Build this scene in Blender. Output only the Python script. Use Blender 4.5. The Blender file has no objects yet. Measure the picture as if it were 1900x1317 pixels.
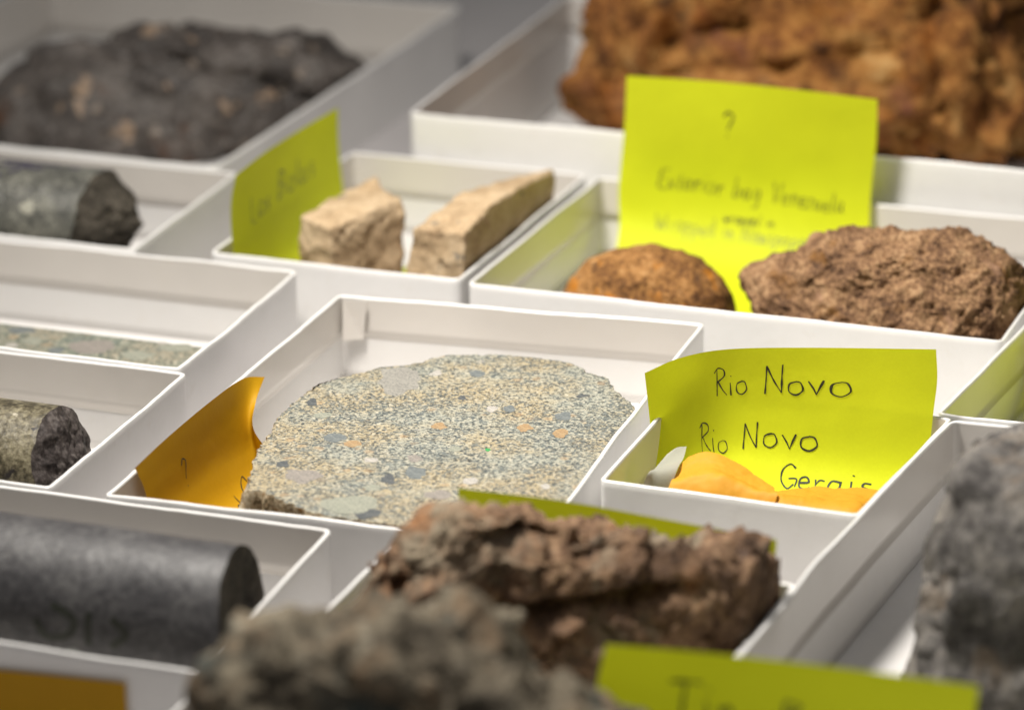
import bpy, bmesh, math, random
import numpy as np
from mathutils import Vector, noise, Matrix

# ------------------------------------------------------------------ camera, world, light, exposure
U = 0.00093                       # one layout unit in metres (about 0.93 mm)
FPX, W, H = 7000.0, 1900.0, 1317.0
PITCH, ROLL, YAW = math.radians(20), math.radians(-0.7), math.radians(-20.5)
FW = np.array([math.sin(YAW)*math.cos(PITCH), math.cos(YAW)*math.cos(PITCH), -math.sin(PITCH)])
_r = np.array([math.cos(YAW), -math.sin(YAW), 0.0]); _u = np.cross(_r, FW)
RT = _r*math.cos(ROLL) + _u*math.sin(ROLL)
UP = -_r*math.sin(ROLL) + _u*math.cos(ROLL)
def ray(p): return RT*(p[0]-W/2) + UP*(H/2-p[1]) + FW*FPX
CAM = -ray((1450, 850))/FPX*(FPX/7.1)          # layout units; tray rims lie at z = 0

scene = bpy.context.scene
COL = scene.collection
cd = bpy.data.cameras.new('camera'); cam = bpy.data.objects.new('camera', cd); COL.objects.link(cam)
cam.matrix_world = Matrix(((RT[0], UP[0], -FW[0], CAM[0]*U), (RT[1], UP[1], -FW[1], CAM[1]*U),
                           (RT[2], UP[2], -FW[2], CAM[2]*U), (0, 0, 0, 1)))
cd.sensor_width = 36; cd.lens = 36*FPX/W
cd.clip_start = 0.05; cd.clip_end = 50
cd.dof.use_dof = True; cd.dof.focus_distance = 1018*U
cd.dof.aperture_fstop = (cd.lens/1000)/(15.5*U)
cd.dof.aperture_blades = 9
scene.camera = cam

world = bpy.data.worlds.new('World'); scene.world = world; world.use_nodes = True
bg = world.node_tree.nodes['Background']
bg.inputs[0].default_value = (1.0, 0.98, 0.95, 1); bg.inputs[1].default_value = 0.13

def area(name, loc, target, sx, sy, power, col):
    l = bpy.data.lights.new(name, 'AREA'); l.shape = 'RECTANGLE'; l.size = sx; l.size_y = sy
    l.energy = power; l.color = col
    o = bpy.data.objects.new(name, l); COL.objects.link(o); o.location = loc
    o.rotation_euler = (Vector(target)-Vector(loc)).to_track_quat('-Z', 'Y').to_euler()
    return o
key = area('drawer_lamp', (-0.165, -0.045, 0.41), (-0.03, 0.05, 0), 0.09, 0.09, 1.88, (1.0, 0.95, 0.88))
key.data.spread = math.radians(115)
area('front_fill', (0.35, -0.55, 1.5), (-0.05, 0.05, 0), 1.0, 0.5, 2.0, (0.97, 0.97, 1.0))  # soft fill added from the front to lift front-facing walls

scene.view_settings.view_transform = 'Standard'; scene.view_settings.look = 'None'
scene.view_settings.exposure = 0.0; scene.view_settings.gamma = 1.0
scene.view_settings.use_curve_mapping = False
scene.cycles.use_denoising = True
scene.cycles.max_bounces = 8

# ------------------------------------------------------------------ helpers
rnd = random.Random(7)
def pl(p, ax, val):
    d = ray(p); t = (val-CAM[ax])/d[ax]; return CAM + t*d
def hitplane(p, c, n):
    d = ray(p); t = np.dot(np.asarray(c)-CAM, n)/np.dot(d, n); return CAM + t*d
TRAY_H = 27.0
FLOOR = -TRAY_H            # drawer floor
IN = FLOOR + 1.0           # upper face of a tray base

def tag(o, label=None, cat=None, group=None, kind=None):
    if label: o['label'] = label
    if cat: o['category'] = cat
    if group: o['group'] = group
    if kind: o['kind'] = kind
    return o
def empty(name, loc):
    o = bpy.data.objects.new(name, None); o.empty_display_size = 0.01
    COL.objects.link(o); o.location = Vector(loc)*U; return o
def mesh_obj(name, verts, faces, mat, parent=None, origin=(0, 0, 0), smooth=True):
    """verts in layout units, world positions; origin in layout units"""
    v = (np.asarray(verts, float) - np.asarray(origin, float))*U
    me = bpy.data.meshes.new(name); me.from_pydata([tuple(q) for q in v], [], faces); me.update()
    if smooth: me.polygons.foreach_set('use_smooth', [True]*len(me.polygons))
    for m in (mat if isinstance(mat, (list, tuple)) else [mat]): me.materials.append(m)
    o = bpy.data.objects.new(name, me); COL.objects.link(o)
    if parent is not None:
        o.parent = parent
        o.location = Vector(tuple(np.asarray(origin, float)*U)) - parent.location
    else: o.location = Vector(tuple(np.asarray(origin, float)*U))
    return o
def catmull(pts, n, closed=False):
    P = [np.asarray(p, float) for p in pts]; m = len(P); out = []
    if m == 1: return np.array(P)
    segs = m if closed else m-1
    for k in range(n if closed else n+1):
        t = k/n*segs; i = min(int(t), segs-1); f = t-i
        if closed: a, b, c, d = P[(i-1) % m], P[i % m], P[(i+1) % m], P[(i+2) % m]
        else:
            b, c = P[i], P[i+1]
            a = P[i-1] if i > 0 else 2*b-c
            d = P[i+2] if i+2 < m else 2*c-b
        out.append(0.5*((2*b)+(-a+c)*f+(2*a-5*b+4*c-d)*f*f+(-a+3*b-3*c+d)*f**3))
    return np.array(out)

# ------------------------------------------------------------------ node materials
class NT:
    def __init__(s, name):
        s.m = bpy.data.materials.new(name); s.m.use_nodes = True
        s.t = s.m.node_tree; s.n = s.t.nodes; s.b = s.n['Principled BSDF']; s.out = s.n['Material Output']
        tc = s.n.new('ShaderNodeTexCoord'); mp = s.n.new('ShaderNodeMapping')
        mp.inputs['Scale'].default_value = (1/U,)*3
        s.l(tc.outputs['Object'], mp.inputs['Vector']); s.co = mp.outputs['Vector']
    def l(s, a, b): s.t.links.new(a, b)
    def noise(s, size, detail=4, rough=0.55, co=None, dist=0.0):
        n = s.n.new('ShaderNodeTexNoise'); n.inputs['Scale'].default_value = 1/size
        n.inputs['Detail'].default_value = detail; n.inputs['Roughness'].default_value = rough
        n.inputs['Distortion'].default_value = dist
        s.l(co or s.co, n.inputs['Vector']); return n.outputs['Fac']
    def voro(s, size, feature='F1', co=None, rnd=1.0):
        n = s.n.new('ShaderNodeTexVoronoi'); n.feature = feature
        n.inputs['Scale'].default_value = 1/size; n.inputs['Randomness'].default_value = rnd
        s.l(co or s.co, n.inputs['Vector']); return n
    def ramp(s, fac, stops, interp='LINEAR'):
        n = s.n.new('ShaderNodeValToRGB'); r = n.color_ramp; r.interpolation = interp
        while len(r.elements) < len(stops): r.elements.new(0.5)
        for e, (p, c) in zip(r.elements, stops):
            e.position = p; e.color = (c, c, c, 1) if isinstance(c, (int, float)) else (*c, 1)
        s.l(fac, n.inputs['Fac']); return n.outputs['Color']
    def mix(s, fac, a, b, mode='MIX'):
        n = s.n.new('ShaderNodeMix'); n.data_type = 'RGBA'; n.blend_type = mode
        for sock, v in ((n.inputs[0], fac), (n.inputs[6], a), (n.inputs[7], b)):
            if hasattr(v, 'is_output'): s.l(v, sock)
            elif isinstance(v, (int, float)): sock.default_value = v if sock == n.inputs[0] else (v, v, v, 1)
            else: sock.default_value = (*v, 1)
        return n.outputs[2]
    def math(s, op, a, b=None):
        n = s.n.new('ShaderNodeMath'); n.operation = op
        for sock, v in ((n.inputs[0], a), (n.inputs[1], b)):
            if v is None: continue
            if hasattr(v, 'is_output'): s.l(v, sock)
            else: sock.default_value = v
        return n.outputs[0]
    def stretch(s, scale, rot=(0, 0, 0)):
        mp = s.n.new('ShaderNodeMapping'); mp.inputs['Scale'].default_value = scale
        mp.inputs['Rotation'].default_value = rot
        s.l(s.co, mp.inputs['Vector']); return mp.outputs['Vector']
    def warp(s, size, amt):
        n = s.n.new('ShaderNodeTexNoise'); n.inputs['Scale'].default_value = 1/size; n.inputs['Detail'].default_value = 2
        s.l(s.co, n.inputs['Vector'])
        v = s.n.new('ShaderNodeVectorMath'); v.operation = 'MULTIPLY_ADD'
        s.l(n.outputs['Color'], v.inputs[0]); v.inputs[1].default_value = (amt,)*3; s.l(s.co, v.inputs[2])
        return v.outputs[0]
    def bump(s, h, dist, strength=1.0):
        n = s.n.new('ShaderNodeBump'); n.inputs['Strength'].default_value = strength
        n.inputs['Distance'].default_value = dist*U
        s.l(h, n.inputs['Height']); s.l(n.outputs['Normal'], s.b.inputs['Normal'])
    def set(s, **k):
        for key, v in k.items():
            sock = s.b.inputs[key.replace('_', ' ')]
            if hasattr(v, 'is_output'): s.l(v, sock)
            elif isinstance(v, (tuple, list)): sock.default_value = (*v, 1)
            else: sock.default_value = v
        return s

def card_mat(name, col, rough, coat, stain=0.06):
    t = NT(name)
    n = t.noise(26, 3); c = t.ramp(n, [(0.3, tuple(x*(1-stain) for x in col)), (0.7, col)])
    fine = t.noise(0.9, 3, 0.6, co=t.stretch((1, 1, 0.25)))
    c = t.mix(t.ramp(fine, [(0.35, 0.0), (0.75, 0.05)]), c, (0.55, 0.52, 0.47))
    scuff = t.ramp(t.noise(7, 5, 0.7), [(0.56, 0.0), (0.74, 0.22)])
    c = t.mix(scuff, c, (0.6, 0.55, 0.47))
    t.set(Base_Color=c, Roughness=rough, Coat_Weight=coat, Coat_Roughness=0.2)
    big = t.noise(9, 2)
    t.bump(t.math('ADD', t.math('MULTIPLY', big, 1.0), t.math('MULTIPLY', fine, 0.12)), 0.22, 0.7)
    return t.m
CARD = card_mat('white_coated_card', (0.80, 0.79, 0.775), 0.32, 0.45)
CARD_IN = card_mat('white_inner_card', (0.70, 0.685, 0.67), 0.5, 0.15)
WRAP_IN = card_mat('turned_in_wrap_paper', (0.62, 0.585, 0.545), 0.33, 0.35)  # same wrap as outside; its taupe reflection is put into the colour

def note_mat(name, col, tcol, tw, spots=0.06):
    t = NT(name)
    f = t.noise(0.8, 4, 0.65); g = t.noise(18, 2)
    c = t.ramp(t.math('ADD', t.math('MULTIPLY', f, .5), t.math('MULTIPLY', g, .5)),
               [(0.35, tuple(x*(1-spots*1.6) for x in col)), (0.65, col)])
    t.set(Base_Color=c, Roughness=0.62)
    t.b.inputs['Specular IOR Level'].default_value = 0.25
    t.bump(t.math('ADD', t.math('MULTIPLY', f, .12), t.math('MULTIPLY', t.noise(11, 3, .5), 1.0)), 0.45, 0.6)
    tr = t.n.new('ShaderNodeBsdfTranslucent'); tr.inputs['Color'].default_value = (*tcol, 1)
    mx = t.n.new('ShaderNodeMixShader'); mx.inputs[0].default_value = tw
    t.l(t.b.outputs[0], mx.inputs[1]); t.l(tr.outputs[0], mx.inputs[2]); t.l(mx.outputs[0], t.out.inputs['Surface'])
    return t.m
GREEN = note_mat('lime_green_paper', (0.77, 0.84, 0.022), (0.82, 0.88, 0.02), 0.34)
YELLOW = note_mat('mustard_yellow_paper', (0.54, 0.29, 0.004), (0.5, 0.26, 0.003), 0.22)
MANILA = note_mat('manila_envelope_paper', (0.62, 0.30, 0.022), (0.6, 0.28, 0.015), 0.12)
WHITEP = note_mat('white_translucent_paper', (0.42, 0.42, 0.36), (0.5, 0.5, 0.4), 0.3)
def ink_mat(name, col):
    t = NT(name); t.set(Base_Color=t.ramp(t.noise(2, 3), [(0.3, col), (0.8, tuple(min(1, x*2.2+.01) for x in col))]), Roughness=0.5)
    return t.m
INK = ink_mat('dark_pen_ink', (0.012, 0.014, 0.008))
INK_PALE = ink_mat('faded_pen_ink', (0.10, 0.12, 0.012))
INK_MARK = ink_mat('purple_marker_ink', (0.03, 0.025, 0.045))

def rock_mat(name, stops, size=14, grain=2.0, grain_amt=0.5, spots=(), rough=0.85, bump=0.8, spec=0.25, patch=None, pits=0.0, coat=0):
    """stops: colour ramp over mixed noise; spots: (cell size, radius, colour, amount)"""
    t = NT(name); co = t.warp(size*0.8, size*0.35)
    big = t.noise(size, 6, 0.62, co=co)
    gr = t.noise(grain, 5, 0.7)
    f = t.math('ADD', t.math('MULTIPLY', big, 1-grain_amt), t.math('MULTIPLY', gr, grain_amt))
    f = t.math('ADD', t.math('MULTIPLY', f, 1.9), -0.42)
    c = t.ramp(f, stops)
    if patch:
        for (psz, lo, hi, pcol) in patch:
            c = t.mix(t.ramp(t.noise(psz, 5, 0.6, co=t.warp(psz, psz*.6)), [(lo, 0.0), (hi, 1.0)]), c, pcol)
    for (sz, rad, scol, amt) in spots:
        v = t.voro(sz, co=t.warp(sz*.45, sz*.9))
        sc_ = t.n.new('ShaderNodeSeparateColor'); t.l(v.outputs['Color'], sc_.inputs[0]); sel = t.ramp(sc_.outputs[0], [(1-amt, 0.0), (1-amt+0.01, 1.0)])
        m = t.math('MULTIPLY', t.ramp(v.outputs['Distance'], [(rad*.75, 1.0), (rad, 0.0)]), sel)
        c = t.mix(m, c, scol)
    v = t.voro(grain*1.4, 'F1')
    h = t.math('ADD', t.math('MULTIPLY', t.noise(grain*2.2, 8, 0.72), 1.0), t.math('MULTIPLY', v.outputs['Distance'], 0.35))
    if pits:
        pv = t.ramp(t.noise(grain*3, 3, .6), [(0.3, 0.0), (0.45, 1.0)])
        h = t.math('ADD', h, t.math('MULTIPLY', pv, pits))
    t.set(Base_Color=c, Roughness=rough)
    t.b.inputs['Specular IOR Level'].default_value = spec
    if coat: t.b.inputs['Coat Weight'].default_value = coat; t.b.inputs['Coat Roughness'].default_value = .3
    t.bump(h, grain*0.55*bump, 0.9)
    return t.m

# ------------------------------------------------------------------ setting: the drawer floor
t = NT('pale_drawer_laminate')
t.set(Base_Color=t.ramp(t.noise(60, 4), [(0.3, (0.40, 0.38, 0.38)), (0.7, (0.46, 0.44, 0.44))]), Roughness=0.45)
t.bump(t.noise(1.5, 3), 0.05, 0.5)
fl = mesh_obj('drawer_floor', [(-900, -520, FLOOR), (700, -520, FLOOR), (700, 900, FLOOR), (-900, 900, FLOOR),
                               (-900, -520, FLOOR-8), (700, -520, FLOOR-8), (700, 900, FLOOR-8), (-900, 900, FLOOR-8)],
              [(0, 1, 2, 3), (7, 6, 5, 4), (0, 4, 5, 1), (1, 5, 6, 2), (2, 6, 7, 3), (3, 7, 4, 0)], t.m, smooth=False)
tag(fl, kind='structure')

# ------------------------------------------------------------------ specimen trays
def ring(corners, off, rad, step=3.0):
    """rounded quad (corners in order FL, FR, BR, BL), shrunk inward by off"""
    C = np.array(corners, float); n = len(C); Q = []
    for i in range(n):                    # inward offset corners (counter-clockwise quad)
        p, c, q = C[i-1], C[i], C[(i+1) % n]
        d1 = (c-p)/np.linalg.norm(c-p); d2 = (q-c)/np.linalg.norm(q-c)
        n1 = np.array([-d1[1], d1[0]]); n2 = np.array([-d2[1], d2[0]])
        a = np.array([n1, n2]); b = np.array([n1@p+off, n2@c+off]); Q.append(np.linalg.solve(a, b))
    out = []
    for i in range(n):
        p, c, q = Q[i-1], Q[i], Q[(i+1) % n]
        d1 = (p-c)/np.linalg.norm(p-c); d2 = (q-c)/np.linalg.norm(q-c)
        r = max(rad-off, 0.25)
        a, b = c+d1*r, c+d2*r
        for k in range(6):
            s = k/5; out.append((1-s)**2*a+2*s*(1-s)*c+s*s*b)
        nxt = Q[(i+1) % n]; e = nxt - d2*0  # straight to next corner's start
        d3 = (c-nxt)/np.linalg.norm(c-nxt); b2 = nxt+d3*r
        m = int(SEG[i])
        for k in range(1, m): out.append(b+(b2-b)*k/m)
    return np.array(out)
SEG = [30]*4
def tray(label, corners, bulge=(0, 0, 0, 0), wob=0.25, th=1.15, rad=2.2, strip=14.0, seed=0, dz=0.0, group='open white specimen trays', name='specimen_tray'):
    """corners FL, FR, BR, BL of the rim in layout units; bulge = outward bow of front, right, back, left at the rim"""
    global SEG
    C = np.array(corners, float); ctr = C.mean(0)
    SEG = [max(6, int(np.linalg.norm(C[(i+1) % 4]-C[i])/4)) for i in range(4)]
    root = empty(name, (ctr[0], ctr[1], FLOOR)); tag(root, label, 'tray', group)
    nrm = []
    for i in range(4):
        d = C[(i+1) % 4]-C[i]; L = np.linalg.norm(d); d = d/L; nrm.append((C[i], d, np.array([d[1], -d[0]]), L))
    def shape(R2, z):
        k = max(0.0, (z-FLOOR)/TRAY_H); out = []
        for p in R2:
            q = p.copy()
            ds = [abs((p-a)@nn) for a, d, nn, L in nrm]; i = int(np.argmin(ds)); a, d, nn, L = nrm[i]
            s = min(1, max(0, ((p-a)@d)/L))
            q = q + nn*bulge[i]*math.sin(math.pi*s)*k
            w = noise.noise(Vector((p[0]*.035+seed*7, p[1]*.035, z*.02)))*wob*k*1.6
            q = q + nn*w*math.sin(math.pi*s)
            lift = 0
            if z > -2.2: lift = noise.noise(Vector((p[0]*.05, p[1]*.05, seed*3.1)))*wob*0.9 + noise.noise(Vector((p[0]*.4, p[1]*.4, seed*3.1)))*wob*0.42
            out.append((q[0], q[1], FLOOR+(z-FLOOR)*(TRAY_H+dz)/TRAY_H+lift))
        return out
    r = 0.38
    prof = [(0, FLOOR), (0, FLOOR*.66), (0, FLOOR*.33), (0, -2), (0, -r), (r*.35, -r*.3), (r, 0), (th-r, 0), (th-r*.35, -r*.3), (th, -r), (th, -2), (th, FLOOR*.33), (th, FLOOR*.66), (th, FLOOR+.5)]
    V = []; F = []
    for off, z in prof: V += shape(ring(C, off, rad), z)
    m = len(V)//len(prof)
    for j in range(len(prof)-1):
        for i in range(m): F.append((j*m+i, j*m+(i+1) % m, (j+1)*m+(i+1) % m, (j+1)*m+i))
    mesh_obj('wall', V, F, CARD, root, (ctr[0], ctr[1], FLOOR))
    # base panel
    R = ring(C, th-0.3, rad); V = [(p[0], p[1], IN) for p in R]+[(p[0], p[1], FLOOR+0.02) for p in R]; n = len(R)
    F = [tuple(range(n)), tuple(range(2*n-1, n-1, -1))]+[(i, i+n, (i+1) % n+n, (i+1) % n) for i in range(n)]
    mesh_obj('base', V, F, CARD_IN, root, (ctr[0], ctr[1], FLOOR), smooth=False)
    # wrap paper turned in over the rim, and the plain liner below it
    for nm, z0, z1, o0, mt in (('turned_in_wrap', -0.45, -strip, 0.22, WRAP_IN), ('liner', -strip+0.05, IN+0.02, 0.12, CARD_IN)):
        V = []; zs = [z0+(z1-z0)*k/4 for k in range(5)]
        for z in zs: V += shape(ring(C, th+o0, rad), z)
        V += shape(ring(C, th+0.02, rad), z1)
        m = len(V)//6; F = []
        for j in range(5):
            for i in range(m): F.append((j*m+i, j*m+(i+1) % m, (j+1)*m+(i+1) % m, (j+1)*m+i))
        mesh_obj(nm, V, F, mt, root, (ctr[0], ctr[1], FLOOR))
    return root

tray('large white tray holding the dark grey boulder with brown spots', [(-420, 189), (-248, 189), (-245, 406), (-418, 406)], wob=.5, seed=1, rad=4, strip=24.5)
tray('large white tray around the big rusty orange boulder', [tuple(pl((758, 209), 2, 13.5)[:2]), tuple(pl((2150, 339), 2, 13.5)[:2]), (62, 430), tuple(pl((1052, -10), 2, 13.5)[:2])], wob=.5, seed=2, rad=3, dz=13.5, strip=9)
tray('small white tray holding two tan angular stones', [(-213.5, 108), (-131.5, 108), (-130, 220), (-213, 220)], wob=.35, seed=3, rad=3)
tray('wide white tray with two rusty stones and the Venezuela note', [(-128.6, 106), (34, 106), (34.5, 219.5), (-126, 218.5)], wob=.3, seed=4, rad=3)
tray('white tray holding the sawn greenish half core', [(-318, 11), (-178.5, 11.5), (-181, 101), (-319, 100)], wob=.5, bulge=(0, .8, 0, 0), seed=5)
tray('white tray holding the short olive brown core', [(-282, -81), (-172.5, -80), (-175, 9.3), (-284, 9.3)], wob=.35, seed=6)
tray('white tray holding the smooth dark charcoal core', [(-232, -170.5), (-88.5, -170.5), (-92.5, -82), (-230, -82)], wob=.3, seed=7, rad=3)
tray('large white tray holding the knobbly grey rock', [tuple(pl((1300, 1302), 2, 3.5)[:2]), (158, -170), (160, 38), tuple(pl((1764, 776), 2, 3.5)[:2])], bulge=(0, 0, 0, 2.2), wob=.4, seed=8, rad=3.5, dz=3.5)
tray('white tray holding the speckled grey core with marker lettering', [(-345, 103.5), (-236.5, 103.5), (-239, 186), (-345, 186)], wob=.3, seed=9, rad=1.5)
tray('white tray holding the ragged brown rock with dark hollows', [(-75.5, -168), (24.0, -168), (27.0, -77.6), (-75.5, -78.6)], wob=.3, seed=10)
tray('white tray of green tinted inner walls beside the wide rusty stone tray', [(30.2, 44.8), (150, 45.5), (152, 136), (37.4, 136)], wob=.45, seed=11)
tray('central white tray holding the sawn speckled slab', [(-157, -79.8), (-40.6, -74.6), (-50.6, 94), (-160.8, 84.5)], bulge=(0, -.6, 0, .6), wob=.4, seed=12, strip=12.5, rad=1.6)
tray('small square white tray with the Rio Novo note', [(-40.2, -29.5), (29.6, -31.5), (35.2, 43.2), (-41, 44)], wob=.2, seed=13)
tray('white tray in front, holding the mossy grey green rock', [(-86, -292), (112, -292), (112, -172.2), (-86, -172.6)], wob=.3, seed=14)

# loose glued flap showing at the inner back corner of the central tray
ct = [o for o in bpy.data.objects if o.get('label', '').startswith('central white tray')][0]
fx, fy = np.array([0.996, 0.086]), np.array([0.086, -0.996]); c0 = np.array([-158.6, 82.6])
pf = [(0.4, -.6, .7), (7.5, -.6, .35), (6.2, -12.4, .35), (0.0, -13.0, 1.5)]
V = [(*(c0+fx*a+fy*b), z) for a, z, b in pf]+[(*(c0+fx*a+fy*(b+.35)), z) for a, z, b in pf]
mesh_obj('glued_flap', V, [(3, 2, 1, 0), (4, 5, 6, 7), (0, 1, 5, 4), (1, 2, 6, 5), (2, 3, 7, 6), (3, 0, 4, 7)], WRAP_IN, ct, tuple(np.array(ct.location)/U), smooth=False)

# ------------------------------------------------------------------ rocks
ICO = {}
def ico(n):
    if n not in ICO:
        bm = bmesh.new(); bmesh.ops.create_icosphere(bm, subdivisions=n, radius=1)
        ICO[n] = (np.array([v.co[:] for v in bm.verts]), [tuple(v.index for v in f.verts) for f in bm.faces]); bm.free()
    return ICO[n]
def fractal(P, size, octv=5, h=0.9, seed=0, ridged=False):
    s = 1.0/size; o = Vector((seed*13.7, seed*5.1, seed*9.3)); out = np.empty(len(P))
    if ridged:
        for i, p in enumerate(P): out[i] = noise.ridged_multi_fractal(Vector(p)*s+o, h, 2.1, octv, 1.0, 2.0)
        return out-out.mean()
    for i, p in enumerate(P): out[i] = noise.fractal(Vector(p)*s+o, h, 2.1, octv)
    return out
def cells(P, size, seed=0):
    s = 1.0/size; o = Vector((seed*3.3, seed*7.9, seed*1.7)); out = np.empty(len(P))
    for i, p in enumerate(P):
        d = noise.voronoi(Vector(p)*s+o)[0]; out[i] = d[1]-d[0]
    return out
def crags(P, size, seed=0):
    """piecewise planar relief: every broken face tilts its own way"""
    s = 1.0/size; o = Vector((seed*4.3, seed*2.9, seed*6.7)); out = np.empty(len(P))
    wv = np.stack([fractal(P, size*.9, 2, .9, seed+k) for k in (70, 71, 72)], 1)*.22
    for i, p in enumerate(P):
        q = Vector(p)*s+o+Vector(wv[i]); c = noise.voronoi(q)[1][0]
        out[i] = (q-c).dot(noise.cell_vector(c*97.0)-Vector((.5, .5, .5)))*2
    return out*size
def vnormals(V, F):
    T = np.array(F); a, b, c = V[T[:, 0]], V[T[:, 1]], V[T[:, 2]]
    n = np.cross(b-a, c-a); N = np.zeros_like(V)
    for k in range(3): np.add.at(N, T[:, k], n)
    return N/np.maximum(np.linalg.norm(N, axis=1), 1e-9)[:, None]
def star_radius(poly, c):
    poly = np.array(poly)-c; ang = np.arctan2(poly[:, 1], poly[:, 0])
    def f(th):
        th = np.asarray(th); d = np.stack([np.cos(th), np.sin(th)], 1); R = np.full(len(th), 1e-3)
        for i in range(len(poly)):
            a, b = poly[i], poly[(i+1) % len(poly)]; e = b-a
            den = d[:, 0]*e[1]-d[:, 1]*e[0]
            with np.errstate(divide='ignore', invalid='ignore'):
                tt = (a[0]*e[1]-a[1]*e[0])/den; ss = (a[0]*d[:, 1]-a[1]*d[:, 0])/den
            ok = (tt > 0) & (ss >= -1e-6) & (ss <= 1+1e-6) & np.isfinite(tt)
            R = np.where(ok, np.maximum(R, tt), R)
        return R
    return f
def outline_rock(outline, A, B, z0, depth, sub=6, box=0.75, floor=IN):
    """solid whose outline from the camera follows the traced stone; A-B is the stone's long axis on the ground"""
    A, B = np.array([*A, z0], float), np.array([*B, z0], float); ax = (B-A)/np.linalg.norm(B-A)
    n = np.cross(ax, UP); n /= np.linalg.norm(n)
    if n@FW < 0: n = -n
    up = np.cross(n, ax); up = up if up[2] > 0 else -up
    pts = np.array([[(q-A)@ax, (q-A)@up] for q in (hitplane(p, A, n) for p in outline)])
    c = (pts.min(0)+pts.max(0))/2; R = star_radius(pts, c)
    S, F = ico(sub)
    q = np.sqrt(S[:, 0]**2+S[:, 2]**2); th = np.arctan2(S[:, 2], S[:, 0])
    rr = R(th)*q**box; dd = np.sign(S[:, 1])*np.abs(S[:, 1])**box*depth
    V = A + ax*(c[0]+rr*np.cos(th))[:, None] + up*(c[1]+rr*np.sin(th))[:, None] + n*dd[:, None]
    F = [f if np.linalg.det(np.array([ax, n, up])) > 0 else f[::-1] for f in F]
    return V, F
def hollows(V, marks):
    """press hollows into the side of a stone that is in view: (pixel, half width, half height, depth)"""
    for px_, a_, b_, dp in marks:
        q = V-CAM; dpt = q@FW; X_ = W/2+FPX*(q@RT)/dpt; Y_ = H/2-FPX*(q@UP)/dpt
        front = np.clip(((V.mean(0)-V)@FW+6)/8, 0, 1)
        V = V+np.outer(np.exp(-((X_-px_[0])/a_)**2-((Y_-px_[1]+.12*(X_-px_[0]))/b_)**2)*dp*front, np.array([FW[0], FW[1], .1]))
    return V
def facet(V, planes):
    c = V.mean(0)
    for (n, k) in planes:
        n = np.array(n, float); n /= np.linalg.norm(n); d = (V-c)@n; lim = d.max()*k
        over = np.maximum(d-lim, 0); V = V-np.outer(over*0.9, n)
    return V
def settle(V, floor=IN):
    """rest the stone on the tray base with a flat contact patch"""
    V = V.copy(); lo = V[:, 2] < floor; V[lo, 2] = floor + 0.02*(V[lo, 2]-floor)*0
    V[:, 2] += floor-V[:, 2].min(); return V
def place_rock(name, V, F, mat, label, group=None, cat='rock', parent=None):
    o = (V[:, 0].mean(), V[:, 1].mean(), V[:, 2].min())
    ob = mesh_obj(name, V, F, mat, parent, o)
    if parent is None: tag(ob, label, cat, group)
    return ob
G_ROCK = 'rock specimens in trays'

# dark boulder, far left
V, F = outline_rock([(-60, 260), (-40, 205), (0, 165), (60, 118), (140, 78), (220, 58), (330, 46), (400, 50), (470, 60), (560, 72), (625, 100), (668, 138), (640, 200), (560, 270), (450, 330), (300, 390), (100, 390), (-40, 330)],
                    (-395, 275), (-262, 335), -5, 46, 6, .7)
V += vnormals(V, F)*(fractal(V, 40, 4, .9, 1)*4.5+fractal(V, 10, 5, .8, 2)*1.4+crags(V, 26, 11)*.17+crags(V, 9, 12)*.12)[:, None]
fis = np.exp(-((np.abs(((V-V.mean(0))@np.array([0.2, .5, .85]))-17-fractal(V, 22, 3, .9, 3)*6))/1.6)**2)*np.clip((V[:, 0]+322)/20, 0, 1)
V -= vnormals(V, F)*(fis*6)[:, None]
DARK = rock_mat('dark_grey_stone', [(0.3, (0.022, 0.018, 0.016)), (0.5, (0.066, 0.055, 0.048)), (0.75, (0.15, 0.13, 0.115))], 22, 2.4, .45,
                spots=[(15, .28, (0.33, 0.235, 0.16), .25), (7, .34, (0.25, 0.205, 0.165), .26), (4, .33, (0.16, .14, .13), .3)], patch=[(26, .60, .70, (0.10, 0.04, 0.014)), (17, .66, .72, (0.016, 0.013, 0.022))], rough=.45, spec=.55)
place_rock('boulder', settle(V), F, DARK, 'dark grey boulder with tan spots in the large far tray', G_ROCK)

# big rust boulder
V, F = outline_rock([(1116, 210), (1110, 130), (1122, 60), (1155, -20), (1230, -110), (1400, -190), (1600, -200), (1780, -150), (1890, -60), (1925, 80), (1905, 180), (1885, 260), (1845, 292), (1740, 306), (1600, 300), (1400, 300), (1215, 282), (1135, 250)],
                    (-172, 348), (-15, 348), -5, 52, 6, .62)
N = vnormals(V, F)
V += N*(fractal(V, 44, 3, .9, 5)*5.5+fractal(V, 17, 4, .8, 6)*4.5-np.clip(.3-cells(V, 34, 2), 0, .3)*12+crags(V, 22, 13)*.35+crags(V, 9, 14)*.25+fractal(V, 4.5, 4, .7, 7)*1.1)[:, None]
V = hollows(V, (((1245, 95), 40, 50, 12), ((1330, 75), 90, 28, 10), ((1290, 150), 110, 22, 9), ((1420, 40), 40, 60, 8), ((1540, 120), 120, 22, 8), ((1740, 60), 24, 90, 8), ((1820, 215), 40, 40, 7), ((1690, 240), 60, 22, 6)))
N = vnormals(V, F); V += N*(fractal(V, 7, 4, .7, 9)*1.0)[:, None]
RUST = rock_mat('rusty_orange_stone', [(0.28, (0.06, 0.022, 0.007)), (0.45, (0.25, 0.098, 0.026)), (0.60, (0.44, 0.205, 0.055)), (0.78, (0.56, 0.33, 0.125))], 24, 4, .4,
                patch=[(34, .55, .68, (0.36, 0.12, 0.018)), (20, .56, .68, (0.06, 0.028, 0.014)), (30, .56, .70, (0.20, 0.075, 0.040))], rough=.85, bump=1.2)
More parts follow.
